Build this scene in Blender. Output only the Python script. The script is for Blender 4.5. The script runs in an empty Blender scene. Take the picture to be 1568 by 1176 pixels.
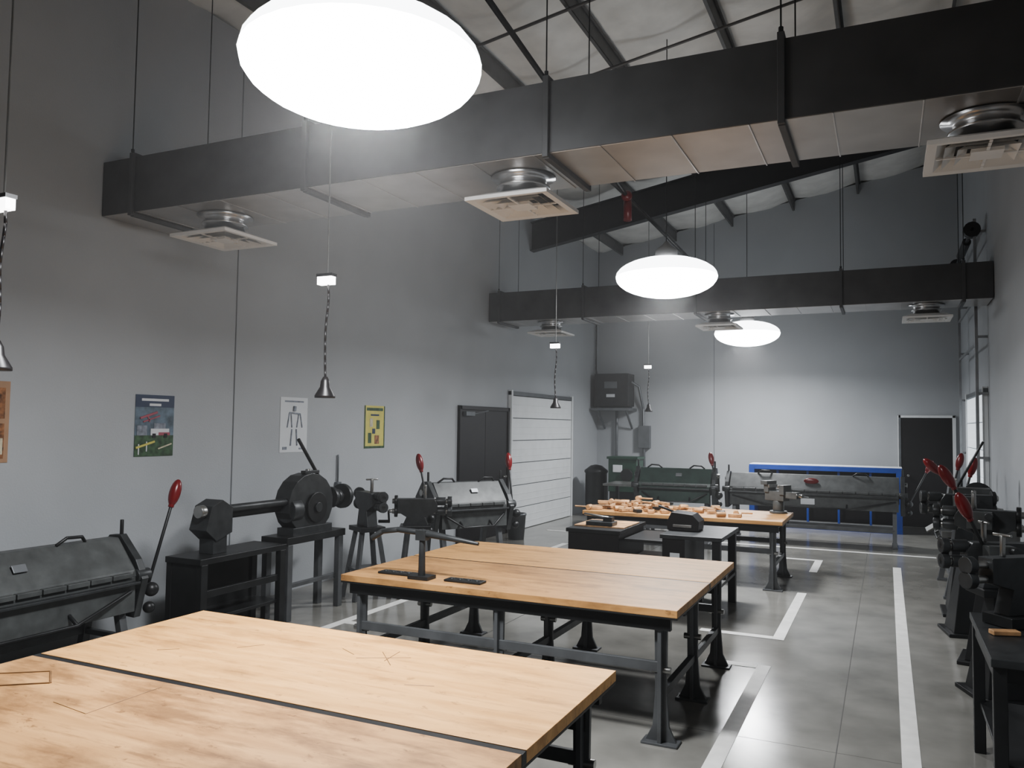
import bpy, bmesh, math, random
from mathutils import Vector, Matrix, Euler
random.seed(4)
sc = bpy.context.scene
XL, XR, YB, YF = -6.1, 1.3, -3.0, 17.8
def roofz(x): return 5.97 + 0.176*(x-XL)

# ------------------------------------------------------------ materials
def mat(name, col, rough=0.5, metal=0.0, var=0.12, scale=6.0, bump=0.0, bscale=40.0, emit=None, estr=0.0, stretch=(1,1,1), coat=0.0, lightsample=True):
    m = bpy.data.materials.new(name); m.use_nodes = True
    nt = m.node_tree; N = nt.nodes; L = nt.links
    p = N['Principled BSDF']
    p.inputs['Roughness'].default_value = rough
    p.inputs['Metallic'].default_value = metal
    p.inputs['Coat Weight'].default_value = coat
    tc = N.new('ShaderNodeTexCoord'); mp = N.new('ShaderNodeMapping')
    mp.inputs['Scale'].default_value = stretch
    L.new(tc.outputs['Object'], mp.inputs['Vector'])
    nz = N.new('ShaderNodeTexNoise'); nz.inputs['Scale'].default_value = scale
    nz.inputs['Detail'].default_value = 5
    L.new(mp.outputs['Vector'], nz.inputs['Vector'])
    cr = N.new('ShaderNodeValToRGB')
    cr.color_ramp.elements[0].position = 0.3; cr.color_ramp.elements[1].position = 0.72
    cr.color_ramp.elements[0].color = tuple(max(0, c*(1-var)) for c in col)+(1,)
    cr.color_ramp.elements[1].color = tuple(min(1, c*(1+var)) for c in col)+(1,)
    L.new(nz.outputs['Fac'], cr.inputs['Fac'])
    L.new(cr.outputs['Color'], p.inputs['Base Color'])
    if bump > 0:
        n2 = N.new('ShaderNodeTexNoise'); n2.inputs['Scale'].default_value = bscale
        L.new(mp.outputs['Vector'], n2.inputs['Vector'])
        bp = N.new('ShaderNodeBump'); bp.inputs['Strength'].default_value = bump
        bp.inputs['Distance'].default_value = 0.02
        L.new(n2.outputs['Fac'], bp.inputs['Height']); L.new(bp.outputs['Normal'], p.inputs['Normal'])
    if emit:
        p.inputs['Emission Color'].default_value = tuple(emit)+(1,)
        p.inputs['Emission Strength'].default_value = estr
        if not lightsample:
            try: m.cycles.emission_sampling = 'NONE'
            except Exception: pass
    return m

def wood_mat(name, c1, c2, stain=(0.13,0.06,0.022), lo=0.54, amt=0.75):
    m = bpy.data.materials.new(name); m.use_nodes = True
    nt = m.node_tree; N = nt.nodes; L = nt.links; p = N['Principled BSDF']
    p.inputs['Roughness'].default_value = 0.5
    tc = N.new('ShaderNodeTexCoord')
    mp = N.new('ShaderNodeMapping'); mp.inputs['Scale'].default_value = (1.2, 9, 9)
    L.new(tc.outputs['Object'], mp.inputs['Vector'])
    g = N.new('ShaderNodeTexNoise'); g.inputs['Scale'].default_value = 1.8; g.inputs['Detail'].default_value = 8; g.inputs['Distortion'].default_value = 0.8
    L.new(mp.outputs['Vector'], g.inputs['Vector'])
    cr = N.new('ShaderNodeValToRGB')
    cr.color_ramp.elements[0].position = 0.3; cr.color_ramp.elements[0].color = c1+(1,)
    cr.color_ramp.elements[1].position = 0.7; cr.color_ramp.elements[1].color = c2+(1,)
    L.new(g.outputs['Fac'], cr.inputs['Fac'])
    prev = cr.outputs['Color']
    # broad stains, long scuffs and small dark spots
    for (scl, strc, a, b_, am) in ((2.6,(0.7,1.8,1),lo,lo+0.16,amt),(5.0,(0.5,4.0,1),0.55,0.66,amt*0.75),(17.0,(0.8,1.3,1),0.61,0.67,amt)):
        st = N.new('ShaderNodeTexNoise'); st.inputs['Scale'].default_value = scl; st.inputs['Detail'].default_value = 8; st.inputs['Roughness'].default_value = 0.66
        mp2 = N.new('ShaderNodeMapping'); mp2.inputs['Scale'].default_value = strc
        L.new(tc.outputs['Object'], mp2.inputs['Vector']); L.new(mp2.outputs['Vector'], st.inputs['Vector'])
        sr = N.new('ShaderNodeValToRGB'); sr.color_ramp.elements[0].position = a; sr.color_ramp.elements[0].color = (0,0,0,1)
        sr.color_ramp.elements[1].position = b_; sr.color_ramp.elements[1].color = (am,am,am,1)
        L.new(st.outputs['Fac'], sr.inputs['Fac'])
        m2 = N.new('ShaderNodeMixRGB'); L.new(sr.outputs['Color'], m2.inputs[0]); L.new(prev, m2.inputs[1])
        m2.inputs[2].default_value = stain+(1,)
        prev = m2.outputs['Color']
    L.new(prev, p.inputs['Base Color'])
    return m

M = {}
M['wall'] = mat('painted_wall', (0.375,0.392,0.41), 0.6, var=0.05, scale=1.2, bump=0.08, bscale=60)
M['seam'] = mat('wall_seam_dark', (0.14,0.15,0.16), 0.8)
M['floor'] = mat('polished_concrete', (0.215,0.212,0.195), 0.17, var=0.22, scale=2.6, bump=0.015, bscale=25)
M['joint'] = mat('floor_joint_dark', (0.08,0.08,0.075), 0.6)
M['tape'] = mat('white_floor_tape', (0.72,0.72,0.70), 0.5, var=0.1, scale=8)
M['insul'] = mat('roof_insulation', (0.68,0.68,0.66), 0.55, var=0.1, scale=3, bump=0.9, bscale=4)
M['purlin'] = mat('purlin_steel', (0.12,0.12,0.12), 0.5, 0.3)
M['rafter'] = mat('rafter_dark', (0.02,0.02,0.023), 0.5)
M['duct'] = mat('galvanized_duct_shaded', (0.085,0.087,0.09), 0.5, 0.5, var=0.2, scale=3)  # sides darkened in colour for shade, as the duct is lit from below
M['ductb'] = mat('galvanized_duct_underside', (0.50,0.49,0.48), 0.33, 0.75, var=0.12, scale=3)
M['galv'] = mat('galvanized_bright', (0.6,0.6,0.6), 0.28, 0.9, var=0.1)
M['white'] = mat('white_enamel', (0.75,0.75,0.74), 0.4, var=0.03)
M['dwhite'] = mat('sectional_door_white', (0.68,0.70,0.71), 0.45, var=0.04)
M['dlit'] = mat('door_panel_added_glow', (0.75,0.78,0.80), 0.45, var=0.03, emit=(0.85,0.93,1.0), estr=0.6, lightsample=False)  # white door panels made to glow, for the light falling on them
M['black'] = mat('black_paint', (0.008,0.007,0.008), 0.4, var=0.2)
M['dark'] = mat('dark_steel', (0.018,0.019,0.02), 0.42, 0.3, var=0.3)
M['iron'] = mat('cast_iron_grey', (0.038,0.041,0.043), 0.42, 0.3, var=0.3, scale=9)
M['grey'] = mat('machine_grey_paint', (0.075,0.08,0.08), 0.42, 0.2, var=0.3, scale=8)
M['green'] = mat('machine_green_paint', (0.022,0.042,0.035), 0.45, var=0.3)
M['green2'] = mat('cabinet_green_paint', (0.018,0.05,0.033), 0.45, var=0.25)
M['steel'] = mat('bare_steel', (0.33,0.33,0.32), 0.32, 0.9, var=0.25)
M['legs'] = mat('bench_leg_grey', (0.10,0.105,0.11), 0.42, 0.3, var=0.25)
M['red'] = mat('red_grip', (0.15,0.007,0.009), 0.28, var=0.1)
M['blue'] = mat('blue_paint', (0.01,0.04,0.22), 0.45)
M['wood'] = wood_mat('butcher_block', (0.50,0.265,0.09), (0.67,0.385,0.15), amt=0.42, lo=0.53)
M['wood3'] = wood_mat('dull_butcher_block', (0.38,0.20,0.075), (0.53,0.30,0.12), amt=0.55, lo=0.5)
M['wood2'] = wood_mat('worn_butcher_block', (0.40,0.215,0.085), (0.57,0.33,0.14), lo=0.46, amt=0.66)
M['patch'] = mat('wood_patch_dark', (0.16,0.085,0.035), 0.5, var=0.4, scale=14)
M['tool'] = mat('mallet_wood', (0.44,0.26,0.13), 0.5, var=0.4, scale=12)
M['paper'] = mat('paper_white', (0.62,0.64,0.66), 0.7, var=0.03)
M['alu'] = mat('rack_grey', (0.16,0.17,0.18), 0.4, 0.5)
M['rail'] = mat('door_track_galvanized', (0.30,0.31,0.32), 0.4, 0.6)
M['lampgrey'] = mat('lamp_housing', (0.2,0.2,0.2), 0.4, 0.5)
M['lens'] = mat('lamp_bloom_bowl', (0.9,0.9,0.9), 0.4, var=0.0, emit=(0.95,0.975,1.0), estr=14)  # glowing bowl shaped to the lamp's bloom, wider than the lamp itself
M['bloomtop'] = mat('lamp_bloom_top', (0.9,0.9,0.9), 0.4, var=0.0, emit=(0.95,0.975,1.0), estr=5)  # upper half of the bloom shape, with a weaker glow
M['led'] = mat('pendant_lamp_glow', (0.9,0.9,0.9), 0.4, var=0.0, emit=(1,1,1), estr=5, lightsample=False)

# ------------------------------------------------------------ builder
class B:
    def __init__(s, name):
        s.name = name; s.bm = bmesh.new(); s.mats = []
    def mi(s, m):
        m = M[m] if isinstance(m, str) else m
        if m not in s.mats: s.mats.append(m)
        return s.mats.index(m)
    def poly(s, verts, faces, m, smooth=False):
        i = s.mi(m); vs = [s.bm.verts.new(v) for v in verts]
        for f in faces:
            try:
                fc = s.bm.faces.new([vs[k] for k in f]); fc.material_index = i
                fc.smooth = smooth and len(f) == 4
            except ValueError: pass
    def box(s, c, d, m, rot=None):
        hx, hy, hz = d[0]/2, d[1]/2, d[2]/2
        R = Euler(rot).to_matrix() if rot else Matrix.Identity(3)
        vs = [Vector(c)+R@Vector((x*hx, y*hy, z*hz)) for z in (-1,1) for y in (-1,1) for x in (-1,1)]
        s.poly(vs, [(0,2,3,1),(4,5,7,6),(0,1,5,4),(2,6,7,3),(0,4,6,2),(1,3,7,5)], m)
    def b2(s, x0,x1,y0,y1,z0,z1, m):
        s.box(((x0+x1)/2,(y0+y1)/2,(z0+z1)/2),(abs(x1-x0),abs(y1-y0),abs(z1-z0)),m)
    def cyl(s, p1, p2, r, m, r2=None, n=16):
        p1 = Vector(p1); p2 = Vector(p2); r2 = r if r2 is None else r2
        q = (p2-p1).to_track_quat('Z','Y').to_matrix()
        ph = math.pi/4 if n == 4 else 0
        a = [p1+q@Vector((r*math.cos(2*math.pi*k/n+ph), r*math.sin(2*math.pi*k/n+ph),0)) for k in range(n)]
        b = [p2+q@Vector((r2*math.cos(2*math.pi*k/n+ph), r2*math.sin(2*math.pi*k/n+ph),0)) for k in range(n)]
        f = [(k,(k+1)%n,n+(k+1)%n,n+k) for k in range(n)]
        f += [tuple(reversed(range(n))), tuple(range(n,2*n))]
        s.poly(a+b, f, m, smooth=n > 6)
    def beam(s, p1, p2, w, m):
        s.cyl(p1, p2, w*0.7071, m, n=4)
    def sph(s, c, r, m, n=18, k=10, axis=None, half=None):
        c = Vector(c); r = (r,r,r) if not hasattr(r,'__len__') else r
        q = Vector(axis).to_track_quat('Z','Y').to_matrix() if axis else Matrix.Identity(3)
        a0, a1 = 0, math.pi
        if half == 'top': a1 = math.pi/2
        if half == 'bot': a0 = math.pi/2
        vs = []; fs = []
        for i in range(k+1):
            t = a0+(a1-a0)*i/k
            for j in range(n):
                u = 2*math.pi*j/n
                vs.append(c+q@Vector((r[0]*math.sin(t)*math.cos(u), r[1]*math.sin(t)*math.sin(u), r[2]*math.cos(t))))
        for i in range(k):
            for j in range(n):
                fs.append((i*n+j,(i+1)*n+j,(i+1)*n+(j+1)%n,i*n+(j+1)%n))
        s.poly(vs, fs, m, smooth=True)
    def lathe(s, prof, c, m, n=24, axis=(0,0,1)):
        q = Vector(axis).to_track_quat('Z','Y').to_matrix(); c = Vector(c)
        vs = []; fs = []
        for r,z in prof:
            for j in range(n):
                u = 2*math.pi*j/n; vs.append(c+q@Vector((r*math.cos(u), r*math.sin(u), z)))
        for i in range(len(prof)-1):
            for j in range(n):
                fs.append((i*n+j,i*n+(j+1)%n,(i+1)*n+(j+1)%n,(i+1)*n+j))
        fs.append(tuple(reversed(range(n)))); fs.append(tuple(range((len(prof)-1)*n, len(prof)*n)))
        s.poly(vs, fs, m, smooth=True)
    def prism(s, pts, axis, a, b, m):
        def mk(p, t):
            return {'x':(t,p[0],p[1]),'y':(p[0],t,p[1]),'z':(p[0],p[1],t)}[axis]
        n = len(pts)
        vs = [mk(p,a) for p in pts]+[mk(p,b) for p in pts]
        fs = [(k,(k+1)%n,n+(k+1)%n,n+k) for k in range(n)]+[tuple(reversed(range(n))), tuple(range(n,2*n))]
        s.poly(vs, fs, m)
    def tube(s, pts, r, m, n=10):
        for i in range(len(pts)-1):
            s.cyl(pts[i], pts[i+1], r, m, n=n)
            if i: s.sph(pts[i], r, m, n=n, k=6)
    def done(s, loc=(0,0,0), rz=0.0, bevel=0.004):
        bmesh.ops.remove_doubles(s.bm, verts=s.bm.verts, dist=1e-6)
        bmesh.ops.recalc_face_normals(s.bm, faces=s.bm.faces)
        me = bpy.data.meshes.new(s.name); s.bm.to_mesh(me); s.bm.free()
        for m in s.mats: me.materials.append(m)
        ob = bpy.data.objects.new(s.name, me); sc.collection.objects.link(ob)
        ob.location = loc; ob.rotation_euler = (0,0,math.radians(rz))
        if bevel:
            bv = ob.modifiers.new('bevel','BEVEL'); bv.width = bevel; bv.segments = 2
            bv.limit_method = 'ANGLE'; bv.angle_limit = math.radians(50)
        return ob

# ------------------------------------------------------------ room shell
b = B('floor'); b.b2(XL-0.15,XR+0.15,YB-0.15,YF+0.15,-0.12,0.0,'floor'); b.done(bevel=0)
b = B('wall_left'); b.b2(XL-0.15,XL,YB,YF,0,5.97,'wall'); b.done(bevel=0)
b = B('wall_right'); b.b2(XR,XR+0.15,YB,YF,0,roofz(XR),'wall'); b.done(bevel=0)
g = [(XL-0.15,0),(XR+0.15,0),(XR+0.15,roofz(XR+0.15)),(XL-0.15,roofz(XL-0.15))]
b = B('wall_far'); b.prism(g,'y',YF,YF+0.15,'wall'); b.done(bevel=0)
b = B('wall_back'); b.prism(g,'y',YB-0.15,YB,'wall'); b.done(bevel=0)
PX = [-5.5,-4.25,-3.0,-1.73,-0.47,0.8]
b = B('ceiling')
edges = [XL-0.15]+PX+[XR+0.15]
xs = []
for i in range(len(edges)-1):
    for k in range(8): xs.append((edges[i]+(edges[i+1]-edges[i])*k/8, math.sin(math.pi*k/8)))
xs.append((edges[-1],0))
ys = [YB-0.15+(YF-YB+0.3)*j/120 for j in range(121)]
vs = []; fs = []
for j,y in enumerate(ys):
    fold = abs(math.sin(math.pi*y/1.2))**0.35
    for x,sg in xs: vs.append((x,y,roofz(x)+0.05-0.12*sg*fold+0.022*random.random()))
n = len(xs)
for j in range(len(ys)-1):
    for i in range(n-1): fs.append((j*n+i,j*n+i+1,(j+1)*n+i+1,(j+1)*n+i))
b.poly(vs,fs,'insul',smooth=True)
b.poly([(XL-0.15,YB-0.15,roofz(XL)+0.15),(XR+0.15,YB-0.15,roofz(XR)+0.2),(XR+0.15,YF+0.15,roofz(XR)+0.2),(XL-0.15,YF+0.15,roofz(XL)+0.15)],[(0,1,2,3)],'insul')
b.done(bevel=0)
for x in PX:
    b = B('roof_purlin'); z = roofz(x)
    b.b2(x-0.004,x+0.004,YB,YF,z-0.21,z,'purlin'); b.b2(x-0.035,x+0.004,YB,YF,z-0.214,z-0.20,'purlin')
    b.b2(x-0.004,x+0.035,YB,YF,z-0.012,z,'purlin'); b.done(bevel=0)
b = B('roof_rafter_beam')
def slopebar(b,y,w,zt0,zt1,h,m,x0=XL,x1=XR):
    b.prism([(x0,zt0-h),(x1,zt1-h),(x1,zt1),(x0,zt0)],'y',y-w/2,y+w/2,m)
zl, zr = roofz(XL)-0.215, roofz(XR)-0.215
slopebar(b,13.9,0.012,zl,zr,0.55,'rafter'); slopebar(b,13.9,0.18,zl,zr,0.015,'rafter'); slopebar(b,13.9,0.18,zl-0.54,zr-0.54,0.015,'rafter'); b.done(bevel=0)
for y in (9.2,11.4,6.6,7.7):
    b = B('roof_sag_rod'); b.cyl((XL,y,roofz(XL)-0.25),(XR,y,roofz(XR)-0.25),0.018,'purlin',n=8); b.done(bevel=0)
b = B('sprinkler_pipe')
b.tube([(-3.35,6.4,5.9),(-3.35,11.0,5.2),(-3.35,17.7,5.0)],0.03,'dark')
b.sph((-3.35,11.0,5.2),0.08,'red'); b.cyl((-3.35,9.2,5.47),(-3.35,9.5,5.43),0.06,'red'); b.cyl((-3.35,11.05,5.2),(-3.35,11.05,4.85),0.06,'red'); b.done(bevel=0)

b = B('trim_1'); b.b2(XL,XL+0.004,6.29,6.302,0,5.9,'seam'); b.done(bevel=0)
b = B('trim_2'); b.b2(-3.42,-3.408,YF-0.004,YF,0,6.4,'seam'); b.done(bevel=0)
b = B('floor_control_joint')
for x in (-0.285,-3.3): b.b2(x-0.003,x+0.003,YB,YF,0,0.0012,'joint')
b.b2(XL,XR,5.149,5.151,0,0.0008,'joint')
b.done(bevel=0)
b = B('floor_tape_marking')
w = 0.05; T = 0.003
b.b2(0.11-w,0.11+w,0.5,12.35,0.0015,T,'tape')
b.b2(-0.95,-0.85,0.5,6.75,0.0015,T,'tape'); b.b2(-1.35,-0.951,6.65,6.75,0.0015,T,'tape')
b.b2(-0.95,-0.85,7.62,9.9,0.0015,T,'tape'); b.b2(-1.6,-0.951,7.62,7.72,0.0015,T,'tape')
b.b2(-0.95,-0.85,11.4,12.5,0.0015,T,'tape'); b.b2(-1.35,-0.951,12.4,12.5,0.0015,T,'tape')
b.b2(-5.6,0.65,13.55,13.64,0.0015,T,'tape')
b.b2(-4.75,-4.65,4.2,12.2,0.0015,T,'tape'); b.b2(-4.649,-4.2,6.3,6.4,0.0015,T,'tape')
b.done(bevel=0)

# ------------------------------------------------------------ doors
E = 0.003
b = B('door_1')
x = XL+E
b.b2(x,x+0.05,11.07,11.13,0,2.19,'black'); b.b2(x,x+0.05,12.84,12.9,0,2.19,'black'); b.b2(x,x+0.05,11.07,12.9,2.13,2.19,'black')
b.b2(x,x+0.03,11.13,11.98,0.01,2.13,'black'); b.b2(x,x+0.03,11.99,12.84,0.01,2.13,'black')
b.b2(x+0.03,x+0.09,11.2,11.5,2.03,2.10,'alu'); b.cyl((x+0.06,11.5,2.06),(x+0.2,11.75,2.12),0.012,'alu')
b.cyl((x+0.03,12.7,1.0),(x+0.09,12.7,1.0),0.02,'steel'); b.cyl((x+0.09,12.7,1.0),(x+0.09,12.58,1.0),0.014,'steel'); b.done()
def sectional(name, xw, sgn, y0, y1, H=2.42, pm='dwhite'):
    b = B(name)
    n = 6; hh = H/n
    for i in range(n):
        b.b2(xw,xw+sgn*0.05,y0,y1,0.01+i*hh,0.01+(i+1)*hh-0.015,pm)
        for k in (0.3,0.6): b.b2(xw+sgn*0.05,xw+sgn*0.054,y0+0.05,y1-0.05,i*hh+hh*k,i*hh+hh*k+0.012,pm)
    b.b2(xw,xw+sgn*0.03,y0,y1,0,H,'alu')
    b.b2(xw,xw+sgn*0.07,y0-0.07,y0-0.01,0,H+0.1,'dwhite'); b.b2(xw,xw+sgn*0.07,y1+0.01,y1+0.07,0,H+0.1,'dwhite')
    b.b2(xw,xw+sgn*0.06,y0-0.07,y1+0.07,H+0.01,H+0.08,'alu')
    return b
sectional('door_2', XL+E, 1, 13.0, 15.95).done()
b = sectional('door_3', XR-E, -1, 13.1, 15.65, pm='dlit')
x = XR-0.14
for y in (12.98,15.8):
    b.b2(x-0.02,x+0.02,y-0.025,y+0.025,0.0,4.9,'rail')
    for z in (0.6,1.5,2.4,3.2,4.0,4.7): b.b2(x+0.02,XR-E,y-0.015,y+0.015,z,z+0.035,'rail')
for z in (3.1,3.75,4.5): b.b2(x-0.012,x+0.012,12.98,15.8,z,z+0.04,'rail')
b.cyl((x-0.03,12.95,4.75),(x-0.03,15.9,4.75),0.025,'dark'); b.cyl((x-0.03,12.95,4.75),(x-0.03,13.1,4.75),0.11,'dark'); b.cyl((x-0.03,15.7,4.75),(x-0.03,15.85,4.75),0.11,'dark')
b.cyl((x-0.03,13.8,4.75),(x-0.03,14.9,4.75),0.06,'dark'); b.done()
b = B('door_4')
y = YF-E
b.b2(0.2,0.26,y-0.06,y,0,2.19,'alu'); b.b2(1.16,1.22,y-0.06,y,0,2.19,'dwhite'); b.b2(0.2,1.22,y-0.06,y,2.14,2.19,'dwhite'); b.b2(0.2,0.22,y-0.065,y,0,2.19,'dwhite')
b.b2(0.26,1.16,y-0.04,y,0.01,2.13,'black'); b.cyl((0.38,y-0.1,1.0),(0.38,y-0.04,1.0),0.025,'steel'); b.done()

# ------------------------------------------------------------ ducts
def duct(name, y0, y1, zb, zt, flanges):
    b = B(name)
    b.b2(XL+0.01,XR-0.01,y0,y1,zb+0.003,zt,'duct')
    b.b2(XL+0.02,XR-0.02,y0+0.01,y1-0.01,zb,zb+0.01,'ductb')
    for x in flanges:
        b.b2(x-0.02,x+0.02,y0-0.03,y0,zb-0.03,zt+0.03,'duct'); b.b2(x-0.02,x+0.02,y1,y1+0.03,zb-0.03,zt+0.03,'duct')
        b.b2(x-0.02,x+0.02,y0,y1,zb-0.035,zb,'duct'); b.b2(x-0.02,x+0.02,y0,y1,zt,zt+0.03,'duct')
    x = XL+0.45
    while x < XR-0.2:
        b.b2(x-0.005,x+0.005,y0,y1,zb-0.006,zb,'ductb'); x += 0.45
    b.done()
    for x in flanges:
        for y in (y0-0.015,y1+0.015):
            b = B('duct_hanger_rod'); b.cyl((x,y,zt+0.04),(x,y,roofz(x)-0.12),0.005,'dark',n=6); b.cyl((x,y,zt+0.035),(x,y,zt+0.06),0.014,'dark',n=6); b.done(bevel=0)
duct('hvac_duct',4.68,5.46,3.63,4.10,[-5.72,-3.9,-1.96,-0.52,0.9])
duct('hvac_duct',12.1,12.85,3.63,4.12,[-5.9,-4.4,-2.6,-0.56,0.95])
def diffuser(x,y,z):
    b = B('ceiling_air_diffuser')
    def ring(h1,z1,h2,z2,m):
        vs = [(-h1,-h1,z1),(h1,-h1,z1),(h1,h1,z1),(-h1,h1,z1),(-h2,-h2,z2),(h2,-h2,z2),(h2,h2,z2),(-h2,h2,z2)]
        b.poly(vs,[(0,1,5,4),(1,2,6,5),(2,3,7,6),(3,0,4,7)],m)
    ring(0.305,0.0,0.255,0.005,'white'); ring(0.305,0.0,0.305,0.025,'white')
    ring(0.255,0.005,0.20,0.05,'white'); ring(0.215,0.0,0.15,0.055,'white'); ring(0.15,0.0,0.09,0.05,'white')
    ring(0.305,0.025,0.19,0.07,'white')
    b.b2(-0.08,0.08,-0.08,0.08,0.0,0.02,'white'); b.b2(-0.19,0.19,-0.19,0.19,0.065,0.07,'dark')
    b.b2(-0.25,0.25,-0.008,0.008,0.002,0.012,'white'); b.b2(-0.008,0.008,-0.25,0.25,0.002,0.012,'white')
    b.lathe([(0.17,0.07),(0.165,0.12),(0.19,0.125),(0.19,0.14),(0.165,0.145),(0.165,0.195),(0.23,0.203)],(0,0,0),'galv')
    b.done(loc=(x,y,z),bevel=0)
for x in (-5.1,-2.31,0.52):
    diffuser(x,5.10,3.42); diffuser(x,12.47,3.42)

# ------------------------------------------------------------ high-bay lamps
for k,y in enumerate((3.2,9.25,15.3)):
    x = -2.33; z = 3.65
    b = B('high_bay_lamp')
    b.sph((0,0,0),(0.59,0.59,0.24),'lens',n=32,k=8,half='bot')
    b.sph((0,0,0.0),(0.59,0.59,0.23),'bloomtop',n=32,k=8,half='top')
    b.lathe([(0.05,0.17),(0.13,0.21),(0.13,0.32),(0.05,0.38),(0.02,0.42)],(0,0,0),'lampgrey')
    b.cyl((0,0,0.40),(0,0,roofz(x)-z-0.12),0.006,'dark',n=6)
    lo = b.done(loc=(x,y,z),bevel=0)
    ld = bpy.data.lights.new('lamp_beam','AREA'); ld.shape = 'DISK'; ld.size = 0.6; ld.energy = 180; ld.color = (0.98,0.985,1.0); ld.spread = math.radians(165)
    l = bpy.data.objects.new('lamp_beam',ld); sc.collection.objects.link(l); l.parent = lo; l.location = (0,0,-0.245)

# ------------------------------------------------------------ pendant cords
for x,y,zz in ((-3.9,2.46,0),(-3.5,4.46,-0.06),(-3.9,9.7,0),(-3.9,14.2,0.05)):
    b = B('hanging_cord_reel')
    b.cyl((x,y,2.95+zz),(x,y,roofz(x)-0.12),0.005,'steel',n=6)
    b.box((x-0.01,y,2.93+zz),(0.12,0.05,0.06),'led'); b.box((x-0.01,y,2.965+zz),(0.13,0.06,0.02),'dark')
    pts = [(x+0.014*math.sin(k*0.7),y+0.01*math.cos(k*0.9),2.9+zz-0.65*k/10) for k in range(11)]
    b.tube(pts,0.008,'black',n=8)
    b.lathe([(0.015,0.13),(0.03,0.10),(0.035,0.06),(0.07,0.0),(0.07,-0.015)],(pts[-1][0],pts[-1][1],2.13+zz),'black')
    b.done(bevel=0)

# ------------------------------------------------------------ workbenches
def workbench(name,x0,x1,y0,y1,woods,H=0.81,extra=None):
    b = B(name); n = len(woods); th = 0.045; d = (y1-y0)/n
    cx,cy = (x0+x1)/2,(y0+y1)/2
    X0,X1,Y0,Y1 = x0-cx,x1-cx,y0-cy,y1-cy
    for i,wd in enumerate(woods):
        b.b2(X0,X1,Y0+i*d+(0.02 if i else 0),Y0+(i+1)*d-(0.02 if i<n-1 else 0),H-th,H,wd)
        if i: b.b2(X0,X1,Y0+i*d-0.02,Y0+i*d+0.02,H-th,H-0.003,'dark')
    b.b2(X0+0.0,X1-0.0,Y0+0.002,Y1-0.002,H-th-0.012,H-th,'dark')
    for yy in [Y0+0.06,Y1-0.06]+[Y0+i*d for i in range(1,n)]:
        b.b2(X0+0.05,X1-0.05,yy-0.02,yy+0.02,H-th-0.09,H-th-0.012,'dark')
    for xx in (X0+0.12,(X0+X1)/2,X1-0.12):
        b.b2(xx-0.025,xx+0.025,Y0+0.08,Y1-0.08,H-th-0.08,H-th-0.012,'dark')
        lys = [Y0+0.1,Y1-0.1] + ([Y0+i*d for i in range(1,n)] if n>1 else [])
        for yy in lys:
            b.prism([(xx-0.10,0),(xx+0.10,0),(xx+0.05,0.10),(xx+0.035,0.30),(xx+0.04,H-th-0.012),(xx-0.04,H-th-0.012),(xx-0.035,0.30),(xx-0.05,0.10)],'y',yy-0.012,yy+0.012,'legs')
            b.b2(xx-0.012,xx+0.012,yy-0.05,yy+0.05,0.0,H-th-0.02,'legs')
            b.b2(xx-0.11,xx+0.11,yy-0.06,yy+0.06,0.0,0.014,'legs')
            b.cyl((xx+0.06,yy,0.43),(xx-0.06,yy,0.43),0.02,'steel')
        b.b2(xx-0.02,xx+0.02,Y0+0.1,Y1-0.1,0.26,0.31,'legs')
    for yy in (Y0+0.1,Y1-0.1): b.b2(X0+0.12,X1-0.12,yy-0.02,yy+0.005,0.42,0.48,'legs')
    for k in range(6):
        xx = X0+0.35+k*(X1-X0-0.7)/5; b.b2(xx-0.12,xx+0.12,Y1-0.125,Y1-0.115,H-th-0.16,H-th-0.14,'steel')
    b.b2(X0+0.1,X1-0.1,Y1-0.115,Y1-0.1,H-th-0.20,H-th-0.09,'dark')
    if extra: extra(b,X0,X1,Y0,Y1,H)
    return b.done(loc=(cx,cy,0),bevel=0.003)
def near_extra(b,X0,X1,Y0,Y1,H):
    cx,cy = -0.945,-0.26
    R = [(cx-0.17,cy-0.02),(cx-0.02,cy-0.12),(cx+0.16,cy+0.02),(cx+0.02,cy+0.12)]
    b.poly([(p[0],p[1],H+0.001) for p in R],[(0,1,2,3)],'wood2')
    for i in range(4): b.beam((R[i][0],R[i][1],H),(R[(i+1)%4][0],R[(i+1)%4][1],H),0.009,'patch')
    for (a,c) in (((-0.57,-0.38),(-0.35,-0.41)),((-0.35,-0.41),(-0.35,-0.07)),((0.1,0.62),(0.32,0.74)),((0.15,0.76),(0.30,0.60)),((0.22,0.80),(0.24,0.64)),((-0.05,0.72),(0.06,0.66)),((-0.5,0.5),(-0.42,0.6)),((0.5,0.4),(0.62,0.44)),((-0.8,0.3),(-0.72,0.36))):
        b.beam((a[0],a[1],H-0.0004),(c[0],c[1],H-0.0004),0.004,'patch')
    b.b2(0.2,1.0,-0.6,0.7,0.315,0.33,'dark'); b.b2(0.75,1.0,0.3,0.7,0.33,0.345,'paper')
workbench('workbench',-3.53,-1.09,1.48,3.46,['wood2','wood'],extra=near_extra)
workbench('workbench',-3.53,-1.12,4.73,6.66,['wood3','wood'])
workbench('workbench',-3.55,-1.10,9.8,11.0,['wood3'])

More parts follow.
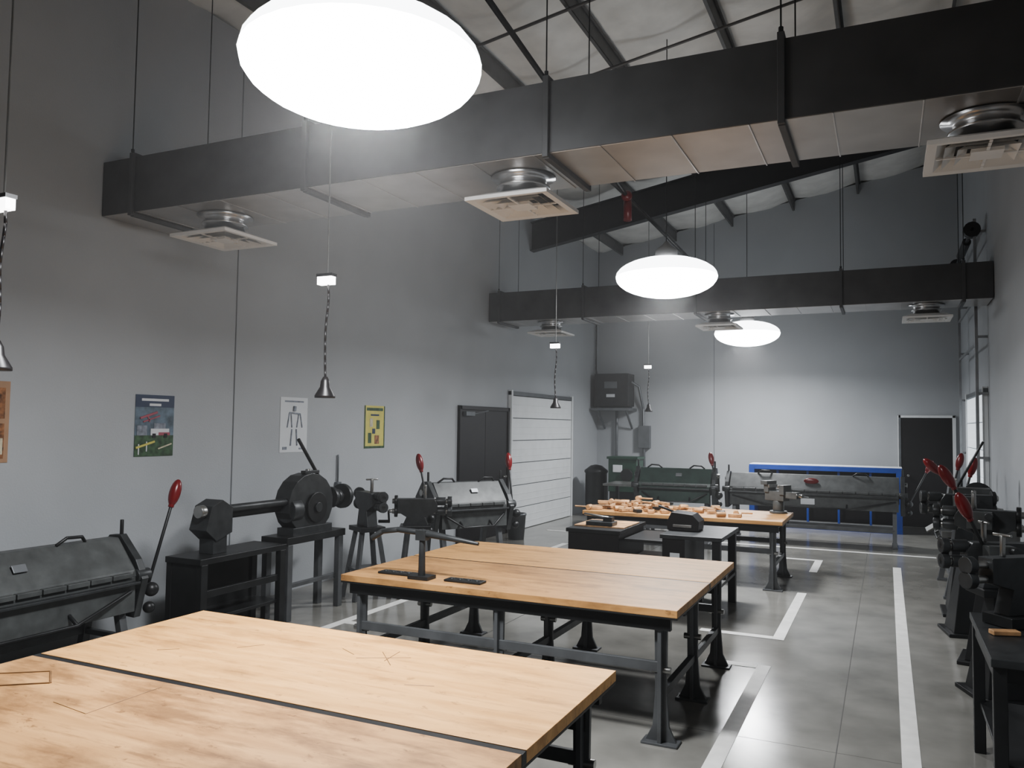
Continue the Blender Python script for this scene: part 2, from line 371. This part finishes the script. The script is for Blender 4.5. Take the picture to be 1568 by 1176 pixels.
b = B('blowhorn_stake')
b.box((0,0,0.012),(0.16,0.12,0.024),'dark'); b.cyl((0,0,0.02),(0,0,0.30),0.026,'iron',r2=0.02)
b.box((0,0,0.30),(0.08,0.06,0.07),'iron')
b.tube([(-0.42,0,0.25),(-0.33,0,0.305),(-0.2,0,0.325),(0,0,0.315)],0.02,'iron'); b.cyl((0,0,0.315),(0.44,0,0.27),0.028,'iron',r2=0.012)
b.done(loc=(-2.94,4.86,0.812))
for X,Y,W in ((-3.18,4.93,0.14),(-2.62,4.90,0.14)):
    b = B('stake_holder_plate'); b.b2(-W,W,-0.05,0.05,0,0.014,'dark')
    for k in range(4): b.cyl((-0.1+0.065*k,0,0.01),(-0.1+0.065*k,0,0.02),0.018,'iron')
    b.done(loc=(X,Y,0.812))

# ------------------------------------------------------------ machines
def lever(b,p0,p1,red=True,r=0.013):
    p0=Vector(p0); p1=Vector(p1); d=(p1-p0).normalized()
    b.cyl(p0,p1,r,'dark',n=10)
    if red:
        b.sph(p1+d*0.05,(0.045,0.045,0.11),'red',axis=d)
        b.cyl(p1-d*0.07,p1-d*0.01,0.022,'red')
def hand_brake(name,loc,rz,L=2.0,H=1.0,col='grey',levers=(-1,1),lh=0.38,truss=True,label=False,lean=0.03,ly=-0.02):
    b = B(name); zb = H-0.28; h = L/2
    b.prism([(-0.24,zb),(-0.22,zb+0.05),(-0.03,H),(0.07,H),(0.22,zb+0.16),(0.24,zb)],'x',-h+0.05,h-0.05,col)
    b.b2(-h+0.05,h-0.05,-0.20,0.22,zb-0.14,zb-0.008,'iron')
    b.b2(-h+0.06,h-0.06,-0.245,-0.205,zb-0.26,zb+0.0,col)
    b.b2(-h+0.06,h-0.06,-0.30,-0.245,zb-0.05,zb-0.03,'iron')
    n = max(3,int(L/0.2))
    for k in range(n):
        xx = -h+0.1+(L-0.2)*(k+0.5)/n; b.box((xx,-0.245,zb+0.02),((L-0.2)/n-0.01,0.05,0.035),'grey')
    if truss:
        b.tube([(-h+0.1,-0.25,zb-0.1),(-h*0.4,-0.33,zb-0.24),(h*0.4,-0.33,zb-0.24),(h-0.1,-0.25,zb-0.1)],0.012,'dark')
        for xx in (-h*0.4,h*0.4): b.cyl((xx,-0.33,zb-0.24),(xx,-0.24,zb-0.18),0.014,'dark')
    for sg in (-1,1):
        xx = sg*h
        b.prism([(-0.20,zb-0.32),(-0.28,zb-0.02),(-0.20,zb+0.12),(-0.02,H+0.02),(0.10,H+0.01),(0.26,zb+0.1),(0.24,zb-0.3)],'x',xx-0.03,xx+0.03,'iron')
        b.cyl((xx-sg*0.05,-0.22,zb),(xx+sg*0.07,-0.22,zb),0.05,'iron')
        b.cyl((xx-sg*0.03,0.05,H-0.12),(xx+sg*0.07,0.05,H-0.12),0.04,'steel')
        b.beam((xx+sg*0.05,0.02,H-0.1),(xx+sg*0.05,0.16,zb-0.22),0.03,'dark')
        b.cyl((xx,0.0,H-0.05),(xx,0.0,H+0.13),0.014,'dark')
        xl = sg*(h-0.12)
        b.beam((xl,-0.12,zb-0.14),(xl,-0.26,0.02),0.06,'legs'); b.beam((xl,0.16,zb-0.14),(xl,0.26,0.02),0.06,'legs')
        b.b2(xl-0.04,xl+0.04,-0.30,0.31,0,0.03,'legs'); b.b2(xl-0.02,xl+0.02,-0.20,0.22,0.24,0.28,'legs')
        b.tube([(sg*h*0.55-0.12,-0.03,H+0.0),(sg*h*0.55-0.05,-0.05,H+0.05),(sg*h*0.55+0.07,-0.05,H+0.045),(sg*h*0.55+0.12,-0.02,H)],0.012,'dark')
    b.b2(-h+0.12,h-0.12,-0.24,-0.20,0.24,0.30,'legs'); b.b2(-h+0.12,h-0.12,0.2,0.24,0.24,0.30,'legs')
    for sg in levers:
        lever(b,(sg*(h+0.07),-0.20,zb-0.16),(sg*(h+0.07+lean),ly,H+lh))
        b.sph((sg*(h+0.09),-0.24,zb-0.12),0.055,'dark'); b.sph((sg*(h+0.09),-0.22,zb-0.26),0.045,'dark')
    if label:
        b.b2(-0.16,0.06,-0.262,-0.25,zb-0.2,zb-0.1,'paper'); b.sph((0.0,-0.14,H-0.1),(0.12,0.02,0.05),'red')
    else:
        b.box((h*0.1,-0.135,H-0.10),(0.10,0.008,0.06),'alu',rot=(-0.62,0,0))
    return b.done(loc=loc,rz=rz)
hand_brake('sheet_metal_brake',(-5.42,3.45,0),90,L=2.0,H=0.98,levers=(1,),lh=0.28,lean=0.22,ly=-0.22)
hand_brake('sheet_metal_brake',(-4.75,8.85,0),60,L=1.05,H=1.18,levers=(-1,1),lh=0.2,lean=0.05)
hand_brake('sheet_metal_brake',(-3.15,13.2,0),5,L=1.25,H=1.22,col='green',levers=(1,),lh=0.12,lean=-0.12)
hand_brake('sheet_metal_brake',(-1.15,14.5,0),0,L=2.75,H=1.12,levers=(1,),lh=0.15,label=True,lean=0.3)
hand_brake('sheet_metal_brake',(0.86,11.0,0),-90,L=1.5,H=1.15,levers=(-1,1),lh=0.3)

def rotary(name,loc,rz,H=1.2,col='iron',red=True,ped=True):
    b = B(name)
    if ped:
        b.cyl((0,0,0.03),(0,0,0.72),0.24,'dark',r2=0.09,n=4); b.b2(-0.22,0.22,-0.22,0.22,0,0.03,'dark')
    else:
        for sx in (-1,1):
            for sy in (-1,1): b.beam((sx*0.2,sy*0.16,0.0),(sx*0.09,sy*0.08,0.75),0.045,'legs')
        b.b2(-0.17,0.17,-0.13,0.13,0.3,0.33,'legs')
    b.b2(-0.14,0.14,-0.17,0.17,0.72,0.77,'dark')
    b.prism([(-0.14,0.77),(0.14,0.77),(0.10,H-0.26),(0.20,H-0.2),(0.20,H-0.06),(-0.2,H-0.06),(-0.24,H-0.12),(-0.24,H-0.2),(-0.10,H-0.26)],'x',-0.06,0.06,col)
    for z in (H-0.2,H-0.09):
        b.cyl((0,-0.40,z),(0,0.26,z),0.028,'steel'); b.cyl((0,-0.40,z),(0,-0.35,z),0.055,'iron'); b.cyl((0,-0.33,z),(0,-0.22,z),0.045,col)
        b.cyl((0,0.20,z),(0,0.235,z),0.065,'dark',n=24)
    b.cyl((0,-0.1,H-0.06),(0,-0.1,H+0.09),0.018,'steel'); b.cyl((-0.07,-0.1,H+0.08),(0.07,-0.1,H+0.08),0.009,'steel')
    b.cyl((0,0.24,H-0.2),(0,0.30,H-0.2),0.02,'steel'); b.beam((0,0.30,H-0.2),(0.14,0.30,H-0.33),0.022,'dark'); b.cyl((0.14,0.29,H-0.33),(0.14,0.42,H-0.33),0.018,'dark')
    b.box((0.11,-0.05,H-0.14),(0.10,0.18,0.14),'grey'); b.cyl((0.1,0.02,H-0.1),(0.22,0.02,H-0.1),0.03,col)
    if red: lever(b,(0.05,-0.12,H-0.1),(0.10,-0.26,H+0.16))
    return b.done(loc=loc,rz=rz)
rotary('rotary_beading_machine',(-5.15,7.35,0),60,H=1.2,ped=False,red=False)
rotary('rotary_beading_machine',(-4.75,7.7,0),120,H=1.12,ped=False,red=False)
rotary('rotary_beading_machine',(0.72,6.75,0),-70,H=1.15)
rotary('rotary_beading_machine',(0.75,7.7,0),-100,H=1.3)
rotary('rotary_beading_machine',(0.68,8.7,0),-80,H=1.35,red=False)
b = B('foot_notching_shear')
b.cyl((0,0,0.03),(0,0,0.8),0.30,'dark',r2=0.16,n=4); b.b2(-0.26,0.26,-0.26,0.26,0,0.03,'dark')
b.b2(-0.24,0.24,-0.26,0.2,0.8,0.86,'steel'); b.prism([(0.02,0.86),(0.2,0.86),(0.2,1.3),(-0.18,1.3),(-0.2,1.16),(0.02,1.1)],'x',-0.12,0.12,'grey')
b.box((0,-0.14,1.06),(0.2,0.1,0.18),'iron'); b.box((0.0,-0.30,0.9),(0.34,0.22,0.02),'steel',rot=(0.6,0,0)); lever(b,(0.0,-0.1,1.3),(0.05,0.14,1.78),red=False)
lever(b,(0.1,-0.1,1.28),(0.14,-0.3,1.48)); b.cyl((-0.14,0.1,1.2),(-0.18,0.1,1.2),0.15,'iron',n=28); b.done(loc=(0.76,9.6,0),rz=-90)

b = B('deep_throat_swaging_machine')
zc = 1.06
b.prism([(-1.10,zc-0.10),(-1.04,zc+0.10),(-0.92,zc+0.15),(-0.80,zc+0.08),(-0.80,zc-0.14),(-0.98,zc-0.2)],'y',-0.10,0.10,'iron')
b.cyl((-0.85,-0.04,zc+0.06),(0.0,-0.04,zc+0.06),0.035,'iron'); b.cyl((-0.85,0.05,zc+0.0),(0.0,0.05,zc+0.0),0.04,'iron')
b.cyl((-1.14,-0.04,zc+0.06),(-1.08,-0.04,zc+0.06),0.055,'steel')
pts = []
for k in range(15):
    a = math.radians(-55+k*(290/14)); pts.append((0.28+0.34*math.cos(a), zc+0.02+0.30*math.sin(a)))
b.prism(pts,'y',-0.09,0.09,'iron')
b.cyl((0.34,-0.12,zc-0.02),(0.34,-0.085,zc-0.02),0.15,'dark',n=28); b.cyl((0.34,-0.14,zc-0.02),(0.34,-0.11,zc-0.02),0.05,'iron')
b.cyl((-0.02,-0.02,zc-0.03),(0.12,-0.02,zc-0.03),0.12,'iron'); b.cyl((0.55,-0.02,zc+0.05),(0.98,-0.02,zc+0.05),0.045,'steel')
for xx,r in ((0.64,0.11),(0.74,0.08),(0.84,0.13),(0.93,0.07)): b.cyl((xx,-0.02,zc+0.05),(xx+0.05,-0.02,zc+0.05),r,'iron',n=24)
b.cyl((0.3,-0.02,zc+0.3),(0.3,-0.02,zc+0.36),0.03,'steel'); b.box((0.33,-0.02,zc+0.33),(0.22,0.06,0.03),'iron')
lever(b,(0.52,0.0,zc+0.24),(0.16,0.0,zc+0.66),red=False,r=0.018)
b.b2(-0.15,0.75,-0.16,0.16,zc-0.34,zc-0.27,'dark'); b.b2(0.0,0.6,-0.1,0.1,zc-0.28,zc-0.2,'iron')
for xx in (-0.1,0.68):
    for yy in (-0.13,0.13): b.b2(xx-0.035,xx+0.035,yy-0.03,yy+0.03,0,zc-0.34,'legs')
b.b2(-0.1,0.68,-0.12,-0.08,0.3,0.34,'legs')
b.b2(-1.25,-0.2,-0.2,0.2,0.70,0.75,'dark'); b.b2(-1.0,-0.84,-0.08,0.08,0.75,zc-0.12,'iron')
for xx in (-1.2,-0.25):
    for yy in (-0.17,0.17): b.b2(xx-0.035,xx+0.035,yy-0.03,yy+0.03,0,0.70,'dark')
b.b2(-1.2,-0.25,-0.17,0.17,0.22,0.25,'dark'); b.b2(-1.22,-0.23,0.16,0.19,0.05,0.70,'dark'); b.b2(-1.23,-1.2,-0.17,0.17,0.05,0.70,'dark'); b.b2(-1.2,-0.25,-0.18,-0.14,0.42,0.48,'dark')
b.done(loc=(-5.3,6.2,0),rz=90)

b = B('steel_tool_bench')
b.b2(-0.82,-0.22,-0.5,0.5,0.76,0.80,'dark'); b.b2(-0.80,-0.24,-0.3,0.3,0.80,0.815,'tool'); b.b2(-0.80,-0.24,-0.48,0.48,0.06,0.76,'black')
b.b2(0.2,0.82,-0.5,0.5,0.76,0.80,'iron'); b.b2(0.22,0.45,-0.48,0.48,0.0,0.76,'black')
b.b2(0.72,0.80,-0.48,-0.40,0.0,0.76,'dark'); b.b2(0.72,0.80,0.40,0.48,0.0,0.76,'dark'); b.b2(0.45,0.80,-0.45,0.45,0.3,0.33,'dark')
for z in (0.2,0.45,0.68): b.b2(-0.22,0.22,-0.35,0.45,z,z+0.03,'dark')
b.b2(0.30,0.40,-0.486,-0.48,0.48,0.62,'paper')
for xx in (-0.78,-0.26):
    for yy in (-0.45,0.45): b.b2(xx-0.03,xx+0.03,yy-0.03,yy+0.03,0,0.06,'dark')
b.done(loc=(-2.3,8.6,0))
b = B('bench_notcher'); b.prism([(-0.16,0),(0.16,0),(0.17,0.10),(0.10,0.17),(-0.12,0.19),(-0.17,0.08)],'y',-0.14,0.14,'black'); b.cyl((-0.1,0,0.17),(-0.28,-0.05,0.24),0.012,'dark'); b.box((0,-0.15,0.05),(0.2,0.03,0.03),'steel')
b.done(loc=(-1.95,8.6,0.803))
b = B('bench_hole_punch'); b.box((0,0,0.02),(0.3,0.18,0.04),'iron'); b.box((0.08,0,0.06),(0.1,0.1,0.06),'dark'); b.cyl((0.08,0,0.08),(-0.2,0,0.11),0.013,'steel')
b.done(loc=(-2.82,8.4,0.818))
b = B('wooden_mallets_pile')
for k in range(80):
    heap = k < 48
    x = random.gauss(-0.45,0.28) if heap else random.uniform(-1.05,0.95)
    x = max(-1.0,min(0.95,x)); y = random.uniform(-0.48,0.46 if x<0.6 else 0.1)
    lvl = random.choice((0,0,1,1,2)) if (heap and abs(x+0.45)<0.4 and abs(y)<0.35) else 0
    z = 0.02+0.036*lvl; a = random.uniform(0,3.14)
    if k%3==0:
        d = Vector((math.cos(a),math.sin(a),0)); p = Vector((x,y,z+0.012)); b.cyl(p-d*0.055,p+d*0.055,0.032,'tool'); q = Vector((-d.y,d.x,0))*(-1 if y>0 else 1)
        if q.y*y > 0: q = -q
        b.cyl(p,p+q*0.2,0.011,'tool',n=8)
    else: b.box((x,y,z),(random.uniform(0.10,0.26),random.uniform(0.03,0.08),0.036),'tool' if k%5 else 'dark',rot=(0,0,a))
b.done(loc=(-2.5,10.4,0.813))
def vise_geo(b,m):
    b.cyl((0,0,0),(0,0,0.03),0.11,m); b.cyl((0,0,0.03),(0,0,0.16),0.07,m); b.box((0,0.02,0.22),(0.13,0.28,0.12),m)
    b.box((0,0.13,0.31),(0.16,0.07,0.10),m); b.box((0,-0.10,0.30),(0.16,0.07,0.12),m); b.box((0,0.085,0.34),(0.17,0.02,0.04),'steel'); b.box((0,-0.055,0.34),(0.17,0.02,0.04),'steel')
    b.box((0,-0.2,0.24),(0.09,0.2,0.08),m); b.cyl((0,-0.3,0.24),(0,-0.36,0.24),0.025,'steel'); b.cyl((-0.12,-0.35,0.26),(0.12,-0.35,0.22),0.01,'steel')
b = B('bench_vise'); vise_geo(b,'grey'); b.box((0.0,0.15,0.38),(0.2,0.1,0.05),'grey'); b.done(loc=(-1.26,10.8,0.812),rz=60)

b = B('machine_bench')
b.b2(-0.42,0.4,-0.55,0.55,0.76,0.80,'iron')
for xx in (-0.38,0.36):
    for yy in (-0.5,0.5): b.b2(xx-0.03,xx+0.03,yy-0.03,yy+0.03,0,0.76,'dark')
b.b2(-0.38,0.38,-0.52,0.52,0.28,0.30,'dark'); b.b2(-0.40,-0.38,-0.5,0.5,0.68,0.76,'dark'); b.b2(-0.36,0.36,-0.5,-0.48,0.68,0.76,'dark')
b.done(loc=(0.86,5.05,0))
rb = B('bench_turning_machine')
rb.box((0,0,0.03),(0.2,0.3,0.06),'dark'); rb.prism([(-0.12,0.06),(0.12,0.06),(0.08,0.2),(0.18,0.24),(0.18,0.38),(-0.22,0.38),(-0.22,0.24),(-0.08,0.2)],'x',-0.05,0.05,'iron')
for z in (0.26,0.34): rb.cyl((0,-0.34,z),(0,0.26,z),0.022,'steel'); rb.cyl((0,-0.36,z),(0,-0.31,z),0.05,'iron')
rb.cyl((0,-0.1,0.38),(0,-0.1,0.5),0.014,'steel'); rb.cyl((-0.06,-0.1,0.5),(0.06,-0.1,0.5),0.009,'steel'); rb.beam((0,0.26,0.26),(0.12,0.28,0.42),0.02,'dark'); rb.cyl((0.12,0.28,0.42),(0.12,0.38,0.42),0.016,'dark')
rb.done(loc=(0.66,5.35,0.803),rz=-50)
b = B('wood_offcut'); b.box((0,0,0.012),(0.14,0.06,0.024),'tool'); b.done(loc=(0.56,5.05,0.803),rz=20)

# ------------------------------------------------------------ far zone
b = B('blue_shear_table')
W=1.35
b.b2(-W,W,-0.3,0.3,1.14,1.19,'blue'); b.b2(-W,W,-0.25,0.25,1.19,1.205,'paper')
for sx in (-1,1): b.b2(sx*W-sx*0.1,sx*W,-0.3,0.3,0,1.14,'blue')
b.b2(-W,W,0.20,0.24,0.1,1.14,'black'); b.b2(-W,W,-0.3,-0.25,0.0,0.09,'blue'); b.b2(-W+0.1,W-0.1,-0.3,-0.27,1.10,1.14,'blue')
for k in range(4): b.b2(-W+0.5+k*0.55,-W+0.54+k*0.55,-0.2,-0.1,0.0,1.1,'blue')
b.done(loc=(-1.1,16.6,0))
b = B('layout_table'); b.b2(-0.5,0.5,-0.4,0.4,0.78,0.82,'steel')
for sx in (-1,1):
    for sy in (-1,1): b.b2(sx*0.45-0.03,sx*0.45+0.03,sy*0.35-0.03,sy*0.35+0.03,0,0.78,'dark')
b.b2(-0.45,0.45,-0.35,0.35,0.25,0.28,'dark'); b.done(loc=(-4.35,14.9,0))
b = B('green_power_machine'); b.b2(-0.3,0.3,-0.25,0.25,0.55,1.22,'green2'); b.b2(-0.33,0.33,-0.28,0.28,1.22,1.27,'green2')
b.cyl((0.1,-0.25,0.9),(0.1,-0.3,0.9),0.13,'dark'); b.b2(-0.28,0.28,-0.23,0.23,0.0,0.55,'dark'); b.b2(-0.2,0.0,-0.262,-0.25,0.95,1.1,'paper'); b.done(loc=(-4.95,16.3,0))
b = B('trash_barrel'); b.lathe([(0.2,0),(0.23,0.3),(0.23,0.9),(0.25,0.92),(0.25,0.96),(0.12,1.06),(0.03,1.08)],(0,0,0),'dark'); b.done(loc=(-5.6,16.3,0),bevel=0)
b = B('trash_can'); b.lathe([(0.13,0),(0.16,0.40),(0.17,0.40),(0.17,0.43),(0.15,0.43),(0.12,0.05)],(0,0,0),'alu'); b.done(loc=(-5.6,12.25,0),bevel=0)
b = B('power_conduit_transformer'); yf = YF-E
b.b2(-5.98,-5.2,yf-0.55,yf-0.05,2.35,3.08,'dark'); b.b2(-5.75,-5.45,yf-0.56,yf-0.55,2.75,2.9,'alu'); b.b2(-5.7,-5.5,yf-0.56,yf-0.55,2.55,2.62,'paper')
b.b2(-6.05,-5.15,yf-0.6,yf,2.25,2.31,'alu')
for x in (-5.9,-5.25): b.beam((x,yf-0.55,2.27),(x,yf-0.03,1.85),0.04,'alu')
b.tube([(-5.2,yf-0.3,2.9),(-5.05,yf-0.2,2.8),(-4.98,yf-0.08,2.3),(-4.95,yf-0.08,1.0)],0.03,'alu'); b.cyl((-5.6,yf-0.08,2.25),(-5.6,yf-0.08,1.1),0.03,'alu')
b.b2(-5.08,-4.82,yf-0.14,yf,1.42,1.92,'alu'); b.tube([(-6.0,yf-0.2,2.6),(-6.05,yf-0.25,3.2),(-6.05,yf-0.25,4.5)],0.02,'dark'); b.done()

# ------------------------------------------------------------ posters on left wall
P = dict(navy=mat('ink_navy',(0.03,0.045,0.09),0.5), sky=mat('ink_dusk_blue',(0.10,0.14,0.18),0.5,var=0.6,scale=9), pink=mat('ink_pink',(0.33,0.08,0.11),0.5), grn=mat('ink_green',(0.04,0.085,0.04),0.5,var=0.6,scale=20),
         grey=mat('ink_grey',(0.2,0.22,0.26),0.5,var=0.4,scale=25), yel=mat('ink_yellow',(0.55,0.50,0.13),0.5), tan=mat('ink_tan',(0.38,0.24,0.15),0.5), orn=mat('ink_orange',(0.24,0.11,0.05),0.5,var=0.8,scale=22), cream=mat('ink_cream',(0.5,0.46,0.34),0.5,var=0.3,scale=25))
def poster(y0,y1,z0,z1,base,items,name='wall_poster'):
    b = B(name); w=y1-y0; h=z1-z0
    b.b2(0,0.004,y0,y1,z0,z1,base)
    for k,(u0,u1,v0,v1,m) in enumerate(items):
        if isinstance(u0,tuple):
            b.beam((0.005,y0+w*u0[0],z0+h*u0[1]),(0.005,y0+w*u1[0],z0+h*u1[1]),v0,m)
        else: b.b2(0.003,0.005+0.0003*k,y0+w*u0,y0+w*u1,z0+h*v0,z0+h*v1,m)
    b.done(loc=(XL+0.001,0,0),bevel=0)
g=P
poster(3.52,3.96,1.55,2.17,g['tan'],[(0.08,0.92,0.05,0.48,g['orn']),(0.08,0.92,0.54,0.92,g['orn']),(0.4,0.8,0.6,0.85,g['cream']),(0.3,0.9,0.1,0.3,g['cream']),(0.2,0.5,0.3,0.45,g['navy'])])
poster(5.10,5.53,1.56,2.12,g['sky'],[(0.0,1.0,0.0,0.34,g['grn']),(0,1,0.80,1.0,g['navy']),(0.15,0.85,0.90,0.94,'paper'),(0.35,0.65,0.82,0.86,'paper'),
  ((0.12,0.62),(0.55,0.72),0.018,None,g['pink']),((0.2,0.56),(0.62,0.66),0.012,None,g['pink']),((0.3,0.68),(0.36,0.56),0.012,None,g['pink']),
  (0.40,0.88,0.34,0.45,'paper'),(0.48,0.78,0.45,0.54,g['grey']),(0.60,0.90,0.34,0.39,g['pink']),(0.44,0.53,0.30,0.37,'black'),(0.74,0.83,0.30,0.37,'black'),(0.05,0.3,0.34,0.5,g['grey']),
  ((0.03,0.14),(0.5,0.24),0.018,None,g['yel']),((0.1,0.03),(0.1,0.2),0.01,None,'paper'),((0.3,0.08),(0.3,0.24),0.01,None,'paper'),((0.6,0.12),(0.95,0.2),0.012,None,g['cream'])])
poster(7.0,7.46,1.55,2.17,'paper',[(0.15,0.85,0.91,0.94,g['grey']),((0.5,0.84),(0.49,0.75),0.035,None,g['grey']),((0.32,0.72),(0.72,0.70),0.016,None,g['grey']),((0.38,0.7),(0.42,0.45),0.012,None,g['grey']),((0.66,0.7),(0.6,0.45),0.012,None,g['grey']),((0.42,0.42),(0.38,0.12),0.014,None,g['grey']),((0.58,0.42),(0.62,0.12),0.014,None,g['grey']),((0.32,0.72),(0.25,0.45),0.012,None,g['grey']),((0.72,0.70),(0.8,0.45),0.012,None,g['grey']),(0.1,0.25,0.05,0.10,g['grey']),(0.7,0.9,0.05,0.08,g['grey'])])
poster(8.59,9.05,1.565,2.12,g['yel'],[(0,1,0,0.05,g['grn']),(0,0.05,0,1,g['grn']),(0.95,1,0,1,g['grn']),(0.1,0.9,0.88,0.95,g['grn']),(0.18,0.34,0.12,0.36,g['grn']),(0.5,0.72,0.1,0.3,g['orn']),(0.25,0.40,0.5,0.7,g['cream']),(0.58,0.74,0.45,0.66,g['grn']),(0.38,0.52,0.34,0.46,g['navy']),(0.3,0.7,0.76,0.8,g['navy'])])
b = B('wall_outlet_box'); b.b2(XL+E,XL+0.05,8.0,8.08,1.05,1.17,'alu'); b.cyl((XL+0.02,8.04,1.17),(XL+0.02,8.04,1.5),0.011,'alu'); b.done()

# ------------------------------------------------------------ world / camera
w = bpy.data.worlds.new('World'); sc.world = w; w.use_nodes = True
nt = w.node_tree
nt.nodes['Background'].inputs[0].default_value = (0.5,0.55,0.6,1); nt.nodes['Background'].inputs[1].default_value = 0.02
try: w.cycles.sampling_method = 'NONE'
except Exception: pass
vs_ = nt.nodes.new('ShaderNodeVolumeScatter'); vs_.inputs['Density'].default_value = 0.006; vs_.inputs['Anisotropy'].default_value = 0.6
nt.links.new(vs_.outputs[0], nt.nodes['World Output'].inputs['Volume'])   # thin scatter added to imitate haze and glow round the lamps
sc.view_settings.look = 'AgX - Medium High Contrast'

cam = bpy.data.cameras.new('camera'); co = bpy.data.objects.new('camera',cam); sc.collection.objects.link(co)
cam.sensor_width = 36; cam.lens = 36*1230/1568; cam.clip_start = 0.05
yaw = math.radians(25.0); pit = math.radians(2.98); rol = math.radians(0.74)
fwd = Vector((-math.sin(yaw)*math.cos(pit), math.cos(yaw)*math.cos(pit), math.sin(pit)))
rt = Vector((math.cos(yaw), math.sin(yaw), 0)); up = rt.cross(fwd)
r2 = rt*math.cos(rol)+up*math.sin(rol); u2 = up*math.cos(rol)-rt*math.sin(rol)
m = Matrix((r2,u2,-fwd)).transposed().to_4x4(); m.translation = Vector((0,0,1.88))
co.matrix_world = m; sc.camera = co
